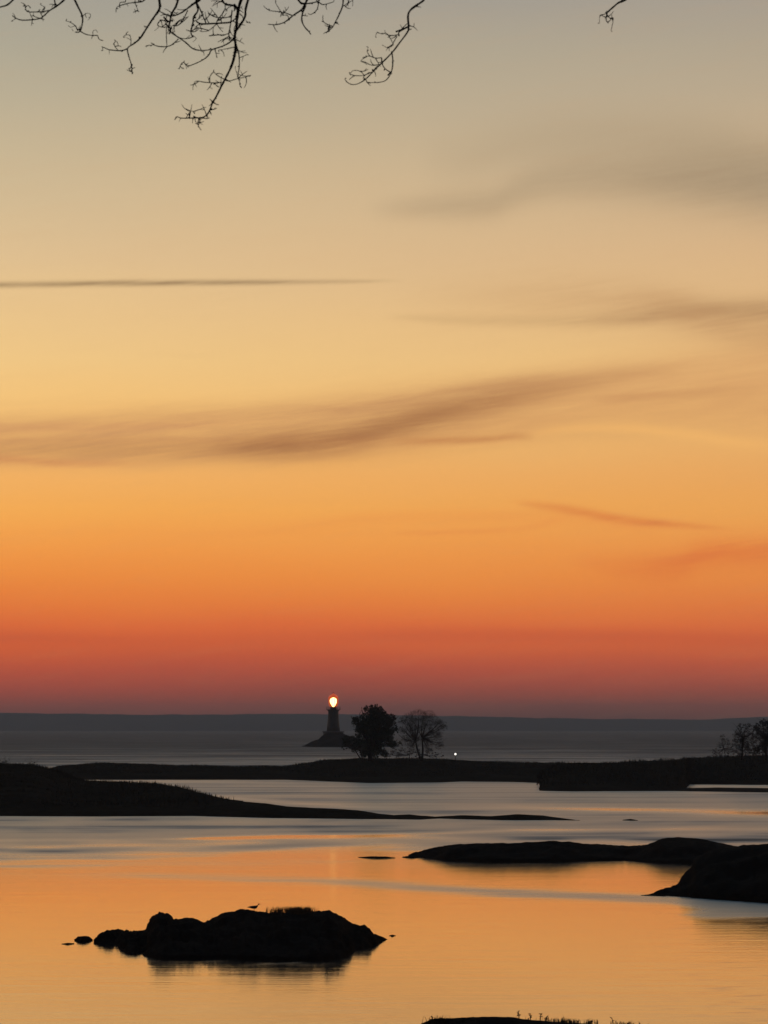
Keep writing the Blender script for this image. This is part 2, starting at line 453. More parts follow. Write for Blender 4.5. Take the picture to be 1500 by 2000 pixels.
# far wooded shore on the horizon, 10 km off
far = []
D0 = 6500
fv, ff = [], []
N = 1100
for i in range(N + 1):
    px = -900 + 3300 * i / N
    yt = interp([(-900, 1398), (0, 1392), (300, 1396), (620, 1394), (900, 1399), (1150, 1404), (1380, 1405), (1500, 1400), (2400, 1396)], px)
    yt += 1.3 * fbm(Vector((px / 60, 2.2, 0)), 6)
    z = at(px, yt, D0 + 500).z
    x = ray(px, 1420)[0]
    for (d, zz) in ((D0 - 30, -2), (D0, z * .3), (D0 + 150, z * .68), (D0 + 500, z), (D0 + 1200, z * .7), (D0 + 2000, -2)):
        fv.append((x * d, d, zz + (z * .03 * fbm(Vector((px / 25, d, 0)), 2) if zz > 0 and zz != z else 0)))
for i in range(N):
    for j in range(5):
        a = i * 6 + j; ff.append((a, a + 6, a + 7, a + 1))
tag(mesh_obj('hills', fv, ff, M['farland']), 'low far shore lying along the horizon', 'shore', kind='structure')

# low islands and spits
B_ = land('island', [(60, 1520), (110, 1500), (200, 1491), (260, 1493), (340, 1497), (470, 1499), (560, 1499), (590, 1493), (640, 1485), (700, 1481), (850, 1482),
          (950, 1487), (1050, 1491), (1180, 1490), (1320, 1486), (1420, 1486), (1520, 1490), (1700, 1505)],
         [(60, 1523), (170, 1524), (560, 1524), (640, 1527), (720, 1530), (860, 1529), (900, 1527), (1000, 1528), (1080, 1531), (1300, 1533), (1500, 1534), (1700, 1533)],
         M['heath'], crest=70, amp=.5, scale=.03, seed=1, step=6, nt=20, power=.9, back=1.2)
tag(B_, 'long low dark island carrying the trees in front of the lighthouse', 'island')
C_ = land('island', [(1052, 1541), (1060, 1510), (1090, 1494), (1200, 1489), (1300, 1485), (1400, 1478), (1500, 1475), (1700, 1470), (2000, 1468), (2200, 1528)],
         [(1052, 1545), (1120, 1546), (1300, 1545), (1338, 1543), (1346, 1532), (1500, 1533), (2000, 1533), (2200, 1533)],
         M['heath'], crest=28, amp=.3, scale=.04, seed=2, step=5, nt=20, power=.8, back=1.5)
tag(C_, 'blunt ended dark island at the right edge behind the thin strip of bright water', 'island')
C2 = land('sandbar', [(1290, 1539), (1345, 1539), (1400, 1538), (1500, 1539), (1800, 1538), (2000, 1543)],
         [(1290, 1545), (1345, 1546), (1500, 1548), (1800, 1548), (2000, 1546)], M['rock'], crest=10, amp=.06, scale=.1, seed=3, step=6, nt=12, back=.5)
tag(C2, 'thin dark bar of ground below the narrow bright channel at the right edge', 'sandbar')
A_ = land('headland', [(-700, 1470), (-300, 1480), (0, 1490), (60, 1493), (90, 1500), (140, 1520), (170, 1525), (240, 1528), (310, 1530), (350, 1536), (400, 1550), (450, 1561), (475, 1564)],
         [(-700, 1594), (0, 1595), (200, 1596), (400, 1594), (475, 1568)], M['heath'], crest=lambda px: interp([(-700, 60), (100, 60), (300, 40), (430, 12), (475, 3)], px),
         amp=.3, scale=.05, seed=4, step=5, nt=22, power=.8, back=1.0)
tag(A_, 'large dark headland reaching in from the left edge', 'headland')
A2 = land('spit', [(330, 1570), (430, 1563), (480, 1566), (520, 1569), (560, 1575), (640, 1579), (700, 1582), (740, 1589), (770, 1592), (800, 1590), (850, 1595), (900, 1592), (960, 1594),
          (1010, 1590), (1060, 1592), (1100, 1598), (1132, 1602)],
         [(330, 1593), (480, 1597), (520, 1598), (700, 1600), (820, 1601), (860, 1599), (890, 1600), (980, 1602), (1080, 1602), (1132, 1603)], M['heath'],
         crest=lambda px: interp([(330, 16), (600, 12), (750, 4), (1132, 1.5)], px), amp=.12, scale=.12, seed=5, step=3, nt=16, back=1.0)
tag(A2, 'long narrow dark spit tapering to the right in front of the headland', 'spit')
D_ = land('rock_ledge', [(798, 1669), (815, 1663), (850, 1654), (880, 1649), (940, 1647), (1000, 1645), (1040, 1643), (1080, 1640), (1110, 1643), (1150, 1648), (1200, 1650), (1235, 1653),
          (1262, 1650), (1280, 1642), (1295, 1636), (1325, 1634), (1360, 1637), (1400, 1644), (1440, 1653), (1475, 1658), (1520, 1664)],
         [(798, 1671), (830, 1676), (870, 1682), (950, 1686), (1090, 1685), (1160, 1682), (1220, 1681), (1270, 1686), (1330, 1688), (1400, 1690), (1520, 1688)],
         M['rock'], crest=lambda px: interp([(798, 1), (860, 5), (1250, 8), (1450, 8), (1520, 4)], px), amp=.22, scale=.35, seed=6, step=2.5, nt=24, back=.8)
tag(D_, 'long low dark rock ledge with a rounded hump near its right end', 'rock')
E_ = land('boulder_point', [(1255, 1748), (1275, 1744), (1290, 1739), (1305, 1733), (1324, 1726), (1331, 1712), (1348, 1694), (1358, 1677), (1380, 1666), (1405, 1658), (1440, 1652), (1470, 1648), (1500, 1647), (1700, 1630), (1900, 1640), (2000, 1700)],
         [(1255, 1749), (1290, 1749), (1340, 1753), (1400, 1758), (1500, 1765), (1700, 1772), (1900, 1770), (2000, 1760)],
         M['bigrock'], crest=lambda px: interp([(1255, .4), (1300, 2), (1350, 8), (1450, 12), (2000, 12)], px), amp=.3, scale=.45, seed=7, step=2.5, nt=30, back=.8)
tag(E_, 'big dark steep rock point cut off by the right edge', 'rock')
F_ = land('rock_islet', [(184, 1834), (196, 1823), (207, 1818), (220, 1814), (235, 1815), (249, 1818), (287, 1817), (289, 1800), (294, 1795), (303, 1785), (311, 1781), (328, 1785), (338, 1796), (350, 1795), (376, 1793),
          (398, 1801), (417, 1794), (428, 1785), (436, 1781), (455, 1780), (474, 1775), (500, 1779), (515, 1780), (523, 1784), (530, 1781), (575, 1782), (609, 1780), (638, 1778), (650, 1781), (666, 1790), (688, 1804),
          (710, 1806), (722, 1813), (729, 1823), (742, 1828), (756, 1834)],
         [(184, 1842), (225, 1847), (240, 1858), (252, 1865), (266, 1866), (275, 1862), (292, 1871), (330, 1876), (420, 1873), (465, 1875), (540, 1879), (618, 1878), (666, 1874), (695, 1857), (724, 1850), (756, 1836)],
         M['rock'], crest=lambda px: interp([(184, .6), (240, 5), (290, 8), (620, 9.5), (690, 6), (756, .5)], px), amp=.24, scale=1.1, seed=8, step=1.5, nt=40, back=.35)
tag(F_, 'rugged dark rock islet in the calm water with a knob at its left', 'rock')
small = [
    ([(145, 1834), (152, 1828), (165, 1827), (174, 1829), (181, 1835)], [(145, 1838), (160, 1840), (181, 1838)], 'small rounded rock just off the left tip of the foreground islet', .7, .05),
    ([(120, 1843), (132, 1841), (145, 1842)], [(120, 1844.5), (132, 1845), (145, 1844)], 'tiny low sliver of rock left of the small rounded rock', .2, .01),
    ([(760, 1827), (766, 1825), (773, 1827)], [(760, 1828), (766, 1829), (773, 1828)], 'tiny speck of rock off the right tip of the foreground islet', .2, .01),
    ([(700, 1674), (725, 1672), (755, 1672.5), (772, 1675)], [(700, 1675.5), (735, 1677), (772, 1676.5)], 'thin flat rock awash left of the long ledge', .5, .01),
    ([(786, 1673), (800, 1671), (826, 1673)], [(786, 1675), (805, 1676), (826, 1675)], 'flat rock touching the left end of the long ledge', .5, .01),
    ([(1216, 1601), (1232, 1599), (1246, 1602)], [(1216, 1602.5), (1232, 1603), (1246, 1603)], 'small dark rock awash beyond the tip of the narrow spit', .5, .02),
    ([(1252, 1748), (1275, 1746), (1300, 1748)], [(1252, 1749.5), (1275, 1750), (1300, 1751)], 'flat shelf of rock at the foot of the big rock point', .4, .01),
]
for k, (tp, bs, lab, cr, am) in enumerate(small):
    tag(land('rock', tp, bs, M['rock'], crest=cr, amp=am, scale=1.2, seed=20 + k, step=1.5, nt=10, back=.6), lab, 'rock')
G_ = land('shore_rock', [(812, 2010), (822, 1999), (838, 1993), (850, 1989), (880, 1988), (905, 1985), (960, 1985), (1000, 1986), (1040, 1991), (1085, 1995), (1130, 1998), (1200, 2001), (1260, 2006), (1330, 2030)],
         [(812, 2022), (900, 2048), (1050, 2056), (1200, 2050), (1330, 2034)], M['bigrock'],
         crest=lambda px: interp([(812, 1), (900, 3), (1200, 3), (1330, .5)], px), amp=.08, scale=.9, seed=9, step=2.5, nt=24, back=.6)
tag(G_, 'dark weedy rock rising at the bottom edge', 'rock')

# ------------------------------------------------------------------ the bank the viewer stands on
bv, bf = [], []
nx, ny = 60, 50
for i in range(nx + 1):
    for j in range(ny + 1):
        x = -60 + 120 * i / nx; y = -120 + 178 * j / ny
        z = 5.9 * (1 - smooth(8, 54, y)) - .6 * smooth(40, 58, y) + .12 * fbm(Vector((x * .1, y * .1, 0)), 3)
        bv.append((x, y, z))
for i in range(nx):
    for j in range(ny):
        a = i * (ny + 1) + j; bf.append((a, a + ny + 1, a + ny + 2, a + 1))
tag(mesh_obj('ground', bv, bf, M['ground']), 'grassy bank sloping down to the water', 'ground', kind='structure')

# ------------------------------------------------------------------ tubes
def tube_into(V, Fc, pts, rads, sides=6, cap=True):
    b0 = len(V); n = len(pts)
    for i, p in enumerate(pts):
        p = Vector(p)
        if i == 0: d = Vector(pts[1]) - p
        elif i == n - 1: d = p - Vector(pts[-2])
        else: d = Vector(pts[i + 1]) - Vector(pts[i - 1])
        if d.length < 1e-9: d = Vector((0, 0, 1))
        d.normalize()
        a = d.cross(Vector((.31, .87, .38))).normalized(); c_ = d.cross(a)
        for k in range(sides):
            th = 2 * math.pi * k / sides
            V.append(tuple(p + (a * math.cos(th) + c_ * math.sin(th)) * rads[i]))
    for i in range(n - 1):
        for k in range(sides):
            k2 = (k + 1) % sides
            Fc.append((b0 + i * sides + k, b0 + i * sides + k2, b0 + (i + 1) * sides + k2, b0 + (i + 1) * sides + k))
    if cap:
        Fc.append(tuple(b0 + k for k in range(sides))[::-1]); Fc.append(tuple(b0 + (n - 1) * sides + k for k in range(sides)))
def spline(pts, sub=4):
    P = [Vector(p) for p in pts]; out = []
    for i in range(len(P) - 1):
        a = P[max(0, i - 1)]; b1 = P[i]; c1 = P[i + 1]; d = P[min(len(P) - 1, i + 2)]
        for s_ in range(sub):
            t_ = s_ / sub
            out.append(.5 * ((2 * b1) + (c1 - a) * t_ + (2 * a - 5 * b1 + 4 * c1 - d) * t_ ** 2 + (3 * b1 - a - 3 * c1 + d) * t_ ** 3))
    out.append(P[-1]); return out
def lathe(V, Fc, prof, n=24, cx=0, cy=0):
    b0 = len(V)
    for r_, z in prof:
        for k in range(n):
            th = 2 * math.pi * k / n; V.append((cx + r_ * math.cos(th), cy + r_ * math.sin(th), z))
    for i in range(len(prof) - 1):
        for k in range(n):
            k2 = (k + 1) % n; Fc.append((b0 + i * n + k, b0 + i * n + k2, b0 + (i + 1) * n + k2, b0 + (i + 1) * n + k))
    Fc.append(tuple(b0 + k for k in range(n))[::-1]); Fc.append(tuple(b0 + (len(prof) - 1) * n + k for k in range(n)))
def box_into(V, Fc, x0, x1, y0, y1, z0, z1):
    b0 = len(V)
    V += [(x, y, z) for z in (z0, z1) for x, y in ((x0, y0), (x1, y0), (x1, y1), (x0, y1))]
    Fc += [tuple(b0 + q for q in f) for f in ((3, 2, 1, 0), (4, 5, 6, 7), (0, 1, 5, 4), (1, 2, 6, 5), (2, 3, 7, 6), (3, 0, 4, 7))]

# ------------------------------------------------------------------ lighthouse
LD = dist(1458.5) + 12
pm = LD / F
base_z = 0
L = at(651, 1420, LD)
root = empty('lighthouse', (L.x, LD, 0))
tag(root, 'small dark round lighthouse tower with its lamp lit orange white', 'lighthouse')
def zz(py): return at(651, py, LD).z
def part(name, build, mat, parent, smooth_=True):
    V, Fc = [], []; build(V, Fc); return mesh_obj(name, V, Fc, mat, parent, smooth_)
zc0, zc1 = 0.6, zz(1428)
part('foundation', lambda V, Fc: lathe(V, Fc, [(4.6, zc0), (4.5, zc0 + .5), (4.1, zc1 - .7), (4.5, zc1 - .4), (4.5, zc1)], 28), M['caisson'], root)
zt = zz(1387)
tw = part('tower', lambda V, Fc: lathe(V, Fc, [(2.75, zc1 + .01), (2.6, zc1 + 2), (2.3, zc1 + 4.5), (2.1, zt - .7), (2.15, zt - .5), (2.6, zt)], 28), M['tower'], root)
for k, (a_w, fz) in enumerate(((-1.45, .3), (-1.9, .62), (-1.3, .85))):
    zwin = zc1 + (zt - zc1) * fz; rw = 2.75 - .62 * fz
    V, Fc = [], []; box_into(V, Fc, -.3, .3, -.06, .1, -.5, .5)
    w = mesh_obj('window', V, Fc, M['iron'], tw, False); w.location = (rw * math.cos(a_w), rw * math.sin(a_w), zwin); w.rotation_euler = (0, 0, a_w + math.pi / 2)
V, Fc = [], []; box_into(V, Fc, -.5, .5, -.08, .12, 0, 2.0)
dr = mesh_obj('door', V, Fc, M['iron'], tw, False); dr.location = (2.68 * math.cos(-1.1), 2.68 * math.sin(-1.1), zc1 + .05); dr.rotation_euler = (0, 0, -1.1 + math.pi / 2)
part('gallery', lambda V, Fc: lathe(V, Fc, [(2.4, zt + .01), (3.0, zt + .15), (3.0, zt + .3)], 28), M['iron'], root)
def rail(V, Fc):
    for k in range(14):
        th = 2 * math.pi * k / 14; x, y = 2.85 * math.cos(th), 2.85 * math.sin(th)
        tube_into(V, Fc, [(x, y, zt + .3), (x, y, zt + 1.35)], [.05, .05], 5)
    for h in (.75, 1.3):
        pts = [(2.85 * math.cos(2 * math.pi * k / 28), 2.85 * math.sin(2 * math.pi * k / 28), zt + h) for k in range(29)]
        tube_into(V, Fc, pts, [.05] * 29, 5, False)
part('railing', rail, M['iron'], root)
zl0 = zt + .3; zl1 = zz(1362)
lr = part('lantern_room', lambda V, Fc: lathe(V, Fc, [(1.35, zl0 + .01), (1.35, zl0 + 1.0)], 20), M['iron'], root)
def bars(V, Fc):
    for k in range(10):
        th = 2 * math.pi * k / 10; x, y = 1.35, 0
        x, y = 1.75 * math.cos(th), 1.75 * math.sin(th)
        tube_into(V, Fc, [(1.3 * math.cos(th), 1.3 * math.sin(th), zl0 + 1.0), (x, y, zl0 + 2.0), (x, y, zl1)], [.06] * 3, 5)
part('glazing_bars', bars, M['iron'], lr)
# the lit lens fills the lantern, wide above and narrow below
part('lens', lambda V, Fc: lathe(V, Fc, [(.25, zl0 + 1.0), (.7, zl0 + 1.6), (1.05, zl0 + 2.3), (1.4, zl0 + 3.0), (1.42, zl1 - 1.1), (1.05, zl1 - .5), (.4, zl1 - .12)], 24), M['lens'], lr)
gm = bpy.data.materials.new('lamp_halo_glass'); gm.use_nodes = True; gt = gm.node_tree; gt.nodes.clear()  # the lamp's orange-red halo, put into the glass as weak emission
_e = gt.nodes.new('ShaderNodeEmission'); _e.inputs[0].default_value = (1, .12, .02, 1); _e.inputs[1].default_value = .7
_t = gt.nodes.new('ShaderNodeBsdfTransparent'); _m = gt.nodes.new('ShaderNodeMixShader'); _o = gt.nodes.new('ShaderNodeOutputMaterial')
_m.inputs[0].default_value = .5
gt.links.new(_t.outputs[0], _m.inputs[1]); gt.links.new(_e.outputs[0], _m.inputs[2]); gt.links.new(_m.outputs[0], _o.inputs[0])
part('glass', lambda V, Fc: lathe(V, Fc, [(1.4, zl0 + 1.05), (1.9, zl0 + 1.9), (2.1, zl0 + 2.8), (2.05, zl1)], 24), gm, lr)
rf = part('roof', lambda V, Fc: lathe(V, Fc, [(1.95, zl1 + .01), (1.9, zl1 + .2), (1.35, zl1 + .9), (.5, zl1 + 1.35), (.15, zl1 + 1.5), (.12, zl1 + 1.7)], 24), M['glow'], root)  # roof is no lamp; lamplight on it is painted as glow
part('vent_ball', lambda V, Fc: lathe(V, Fc, [(.05, zl1 + 1.72), (.2, zl1 + 1.85), (.2, zl1 + 2.0), (.05, zl1 + 2.15)], 12), M['iron'], rf)

LR = land('rock_island', [(590, 1457), (600, 1453), (612, 1447), (622, 1444), (630, 1436), (640, 1431), (668, 1431), (680, 1437), (694, 1440), (715, 1447), (750, 1452), (780, 1457)],
          [(590, 1458), (620, 1459), (700, 1459), (740, 1459), (780, 1458)], M['bigrock'], crest=lambda px: interp([(590, 2), (640, 9), (690, 10), (780, 2)], px),
          amp=.7, scale=.12, seed=10, step=2, nt=20, back=1.0)
tag(LR, 'dark heap of rock the lighthouse stands on', 'rock')

# ------------------------------------------------------------------ trees on the islands
def leaf_cloud(lobes, y, seed, size, dens, depth=.9, squash=1.0):
    """lobes: (px, py, r px) -> many small faces spread through the volumes"""
    rnd = random.Random(seed); V, Fc = [], []
    for (px, py, r_) in lobes:
        c_ = at(px, py, y + rnd.uniform(-.5, .5)); rm = r_ * y / F
        n = int(dens * rm * rm * 4)
        clumps = [c_ + Vector((rnd.gauss(0, .5), rnd.gauss(0, .5) * depth, rnd.gauss(0, .5) * squash)) * rm for _ in range(max(3, int(n / 14)))]
        for k in range(n):
            q = rnd.choice(clumps)
            p = q + Vector((rnd.gauss(0, 1), rnd.gauss(0, 1), rnd.gauss(0, .7))) * rm * .17
            d = (p - c_)
            if d.length > rm * 1.12: p = c_ + d * (rm * rnd.uniform(.8, 1.1) / d.length)
            s_ = size * rnd.uniform(.6, 1.3)
            a = Vector((rnd.gauss(0, 1), rnd.gauss(0, 1), rnd.gauss(0, 1))).normalized()
            b1 = a.cross(Vector((rnd.gauss(0, 1), rnd.gauss(0, 1), rnd.gauss(0, 1)))).normalized()
            i0 = len(V)
            V += [tuple(p - a * s_), tuple(p + b1 * s_ * .5), tuple(p + a * s_), tuple(p - b1 * s_ * .5)]
            Fc.append((i0, i0 + 1, i0 + 2, i0 + 3))
    return V, Fc
def limbs(V, Fc, start, ends, r0, rnd, sides=6):
    for e in ends:
        mid = (Vector(start) + Vector(e)) / 2 + Vector((rnd.uniform(-.3, .3), rnd.uniform(-.3, .3), -abs(Vector(e).x - Vector(start).x) * .1))
        pts = spline([start, mid, e], 3); n = len(pts)
        tube_into(V, Fc, pts, [r0 * (1 - .8 * i / (n - 1)) for i in range(n)], sides)
        # side twigs
        for k in range(5):
            p = pts[rnd.randrange(2, n)]
            q = p + Vector((rnd.gauss(0, .5), rnd.gauss(0, .4), rnd.uniform(0, .8)))
            tube_into(V, Fc, [p, (p + q) / 2 + Vector((rnd.gauss(0, .06),) * 3), q], [r0 * .28, r0 * .18, r0 * .06], 4)
def tree(name, label, y, foot, lobes, trunk_r, size, dens, seed, mat, stems=None, group=None):
    rnd = random.Random(seed)
    ft = at(foot[0], foot[1], y); fz = ft.z - .3
    root = empty(name, (ft.x, y, fz)); tag(root, label, 'tree', group)
    off = Vector((ft.x, y, fz))
    V, Fc = [], []
    top_lobe = min(lobes, key=lambda l: l[1])
    head = at(top_lobe[0] * .5 + foot[0] * .5, (top_lobe[1] + foot[1]) / 2, y)
    stems = stems or [head]
    for st in stems:
        st = at(*st, y) if not isinstance(st, Vector) else st
        pts = spline([(ft.x, y, fz), Vector((ft.x * .5 + st.x * .5, y, (fz + st.z) / 2)) + Vector((rnd.uniform(-.15, .15), 0, 0)), st], 4); n = len(pts)
        tube_into(V, Fc, pts, [trunk_r * (1.25 if i == 0 else 1) * (1 - .55 * i / (n - 1)) for i in range(n)], 8)
    V = [tuple(Vector(v) - off) for v in V]
    mesh_obj('trunk', V, Fc, M['bark'], root)
    V, Fc = [], []
    for i, l in enumerate(lobes):
        e = at(l[0], l[1], y + rnd.uniform(-1, 1))
        stv = [at(*q, y) if not isinstance(q, Vector) else q for q in stems]
        st = min(stv, key=lambda q: abs(q.x - e.x))
        limbs(V, Fc, st, [e, e + Vector((rnd.gauss(0, .6), rnd.gauss(0, .6), l[2] * y / F * .6))], trunk_r * .42, rnd, 5)
    V = [tuple(Vector(v) - off) for v in V]
    mesh_obj('branches', V, Fc, M['bark'], root)
    V, Fc = leaf_cloud(lobes, y, seed + 1, size, dens)
    V = [tuple(Vector(v) - off) for v in V]
    mesh_obj('crown', V, Fc, mat, root, False)
    return root
YT = dist(1530) + 62
tree('evergreen_tree', 'tall dense dark tree with a blunt flat top on the low island', YT, (723, 1483),
     [(714, 1384, 6), (725, 1385, 8), (737, 1385, 9), (745, 1391, 9), (730, 1393, 11), (712, 1401, 9), (733, 1402, 18), (703, 1414, 15), (726, 1420, 20), (748, 1412, 18), (761, 1405, 11), (762, 1420, 13), (705, 1430, 12), (752, 1434, 17), (728, 1446, 20),
      (706, 1450, 11), (760, 1446, 10), (722, 1464, 12), (740, 1462, 11), (771, 1402, 5), (694, 1407, 7), (774, 1426, 6), (768, 1455, 8), (782, 1452, 5), (711, 1471, 8), (734, 1472, 10), (750, 1471, 8)],
     .4, .13, 190, 11, M['leaf'], stems=[(726, 1430), (718, 1445)])
tree('evergreen_shrub', 'low dark bush leaning out on the left of the dense tree', YT - 2, (709, 1484),
     [(676, 1447, 10), (690, 1451, 13), (675, 1457, 8), (704, 1460, 11), (690, 1463, 8), (714, 1468, 8)], .14, .11, 170, 13, M['leaf'], stems=[(692, 1462), (702, 1462)])['category'] = 'bush'
tree('bare_tree', 'thin see-through leafless tree right of the dense dark tree', YT + 4, (824, 1484),
     [(800, 1405, 15), (818, 1400, 16), (838, 1402, 15), (855, 1412, 11), (805, 1424, 14), (828, 1420, 16), (848, 1428, 12), (796, 1444, 12), (816, 1442, 14), (838, 1444, 13), (866, 1418, 9), (856, 1436, 11), (787, 1426, 9), (786, 1408, 8), (858, 1456, 9), (806, 1460, 11), (834, 1460, 10)],
     .22, .055, 300, 15, M['dry'], stems=[(824, 1440), (812, 1448)])
tree('evergreen_shrub', 'scrubby low bush under the leafless tree', YT + 1, (800, 1484),
     [(786, 1468, 8), (800, 1472, 8), (815, 1470, 9), (838, 1470, 8), (850, 1474, 6), (770, 1470, 8), (756, 1470, 10), (778, 1476, 7), (825, 1478, 6), (864, 1478, 4)], .09, .08, 110, 17, M['dry'], stems=[(800, 1474), (828, 1474)])['category'] = 'bush'
YR = dist(1545) + 26
tree('bare_tree', 'thin twiggy tree with a dark tuft at its top near the right edge', YR, (1449, 1481),
     [(1446, 1421, 8), (1460, 1422, 9), (1440, 1434, 9), (1455, 1438, 11), (1470, 1432, 9), (1437, 1450, 8), (1452, 1456, 10), (1468, 1450, 9), (1462, 1464, 11), (1442, 1468, 10), (1475, 1442, 9), (1450, 1472, 9)],
     .15, .065, 260, 19, M['dry'], stems=[(1449, 1440)])
tree('bare_tree', 'broad dark tree cut off by the right edge of the picture', YR + 3, (1497, 1480),
     [(1480, 1424, 8), (1492, 1414, 10), (1508, 1412, 12), (1486, 1436, 11), (1500, 1432, 14), (1490, 1452, 12), (1506, 1456, 13), (1520, 1434, 14), (1482, 1464, 11), (1535, 1450, 12), (1472, 1470, 9), (1494, 1466, 11), (1476, 1420, 8), (1500, 1420, 12), (1500, 1448, 14)],
     .2, .08, 250, 21, M['dry'], stems=[(1497, 1445)])
tree('bare_tree', 'faint low scrubby tree left of the twiggy tree at the right edge', YR + 6, (1415, 1482),
     [(1405, 1458, 8), (1418, 1450, 10), (1430, 1460, 9), (1396, 1470, 8), (1412, 1440, 7), (1425, 1470, 10), (1408, 1474, 8), (1384, 1476, 5)], .07, .055, 170, 23, M['dry'], stems=[(1414, 1462)])
YL = dist(1595) + 60
tree('evergreen_shrub', 'small dark bush on top of the headland at the left edge', YL, (8, 1493), [(4, 1487, 6), (12, 1489, 5), (-6, 1488, 7)], .05, .06, 160, 25, M['leaf'])['category'] = 'bush'
tree('evergreen_shrub', 'small wispy bush on the headland skyline a little in from the left edge', YL, (62, 1496), [(56, 1491, 5), (66, 1490, 4), (74, 1494, 3), (44, 1493, 4)], .05, .05, 90, 27, M['dry'])['category'] = 'bush'

# white lamp on a low post behind the island
PL = at(889.5, 1486, YT + 10)
lp = empty('lamp_post', (PL.x, PL.y, PL.z - .4)); tag(lp, 'low post carrying a tiny bright white lamp right of the island trees', 'lamp')
zl = at(889.5, 1473, YT + 10).z - (PL.z - .4)
part('post', lambda V, Fc: tube_into(V, Fc, [(0, 0, 0), (0, 0, zl - .16)], [.06, .05], 8), M['wood'], lp)
part('lamp_head', lambda V, Fc: lathe(V, Fc, [(.06, zl - .155), (.12, zl - .08), (.15, zl + .02), (.11, zl + .11), (.04, zl + .19)], 12), M['white'], lp)
part('lamp_cap', lambda V, Fc: lathe(V, Fc, [(.13, zl + .195), (.1, zl + .24), (.03, zl + .27)], 12), M['iron'], lp)

# ------------------------------------------------------------------ grass and weeds
def blades(pts, h, n, seed, width=.008, spread=.25):
    rnd = random.Random(seed); V, Fc = [], []
    for _ in range(n):
        p = Vector(rnd.choice(pts)) + Vector((rnd.gauss(0, .12), rnd.gauss(0, .2), 0))
        hh = h * rnd.uniform(.4, 1.1); dx, dy = rnd.gauss(0, spread) * hh, rnd.gauss(0, spread) * hh
        q = p + Vector((dx * .4, dy * .4, hh * .6)); r_ = p + Vector((dx, dy, hh))
        i0 = len(V); w = width * rnd.uniform(.7, 1.4)
        V += [tuple(p + Vector((-w, 0, -.15))), tuple(p + Vector((w, 0, -.15))), tuple(q + Vector((w * .7, 0, 0))), tuple(q - Vector((w * .7, 0, 0))), tuple(r_)]
        Fc += [(i0, i0 + 1, i0 + 2, i0 + 3), (i0 + 3, i0 + 2, i0 + 4)]
    return V, Fc
def fringe(o, label, h, n, seed, px0, px1, width):
    """marsh grass along the upper surface of a low island"""
    rnd = random.Random(seed); me = o.data; P = []
    for f in me.polygons:
        if f.area < 1e-4: continue
        c_ = f.center + o.location
        if c_.z > .6 and px0 < CX + F * c_.x / c_.y < px1: P.append((tuple(c_ + Vector((0, 0, -.05))), f.area))
    w = [p[1] for p in P]; ch = rnd.choices([p[0] for p in P], weights=w, k=n)
    V, Fc = [], []
    for p in ch:
        p = Vector(p) + Vector((rnd.uniform(-.8, .8), rnd.uniform(-.8, .8), -.1)); hh = h * rnd.uniform(.3, 1) * (.5 + abs(fbm(Vector((p.x * .15, p.y * .05, 0)), 2)))
        l = rnd.gauss(0, .25) * hh; i0 = len(V); w_ = width * rnd.uniform(.6, 1.3)
        V += [(p.x - w_, p.y, p.z), (p.x + w_, p.y + w_, p.z), (p.x + l, p.y, p.z + hh + .1)]; Fc.append((i0, i0 + 1, i0 + 2))
    tag(mesh_obj('grass', V, Fc, M['straw'], smooth=False), label, 'grass', kind='stuff')
fringe(B_, 'marsh grass covering the long low island', .5, 26000, 41, 60, 1100, .05)
fringe(C_, 'marsh grass covering the blunt ended island at the right', .7, 16000, 42, 1050, 1600, .05)
fringe(A_, 'marsh grass covering the headland at the left', .5, 16000, 43, -60, 480, .035)
YF = dist(1878) + 9.3
pts = [at(px, 1781.5, YF + o) for px in np.linspace(530, 604, 26) for o in (-.4, 0, .4)]
V, Fc = blades(pts[::1], .22, 380, 31, .006, .6)
V2, Fc2 = blades(pts[38:], .22, 420, 32, .008, .6)
k0 = len(V); V += V2; Fc += [tuple(q + k0 for q in f) for f in Fc2]
tag(mesh_obj('grass', V, Fc, M['grass'], smooth=False), 'patch of dry grass on the crest of the foreground islet', 'grass', kind='stuff')
YG = dist(2050) + 3.0
V, Fc = blades([at(px, interp([(840, 1992), (1085, 1995), (1240, 2004)], px), YG) for px in [random.Random(q).choice([random.Random(q + 7).gauss(1100, 16), random.Random(q + 7).gauss(1135, 26), random.Random(q + 9).gauss(856, 9), random.Random(q + 11).gauss(1222, 10), random.Random(q + 3).uniform(880, 1180)]) for q in range(70)]], .12, 300, 33, .008, .9)
tag(mesh_obj('grass', V, Fc, M['weed'], smooth=False), 'ragged fringe of grass on the rock at the bottom edge', 'grass', kind='stuff')
def weed(px, py, top, lean, lab, seed):
    rnd = random.Random(seed)
    p = at(px, py, YG); h = (py - top) * YG / F
    o = empty('weed', (p.x, p.y, p.z - .1)); tag(o, lab, 'plant', 'weed stalks on the rock at the bottom edge')
    V, Fc = [], []
    tube_into(V, Fc, spline([(0, 0, 0), (lean * .3, 0, .1 + h * .5), (lean, 0, .1 + h)], 3), [.014, .013, .012, .011, .009, .008, .006], 5)
    mesh_obj('stem', V, Fc, M['weed'], o)
    V, Fc = [], []
    for k in range(9):
        z = .1 + h * rnd.uniform(.25, 1); a = rnd.uniform(0, 6.28); l = rnd.uniform(.03, .07)
        bx = lean * (z - .1) / h; q = Vector((bx, 0, z)); e = q + Vector((math.cos(a) * l, math.sin(a) * l, rnd.uniform(0, .05)))
        i0 = len(V); s_ = Vector((0, .004, .014))
        V += [tuple(q), tuple((q + e) / 2 + s_), tuple(e), tuple((q + e) / 2 - s_)]; Fc.append((i0, i0 + 1, i0 + 2, i0 + 3))
    mesh_obj('leaves', V, Fc, M['weed'], o, False)
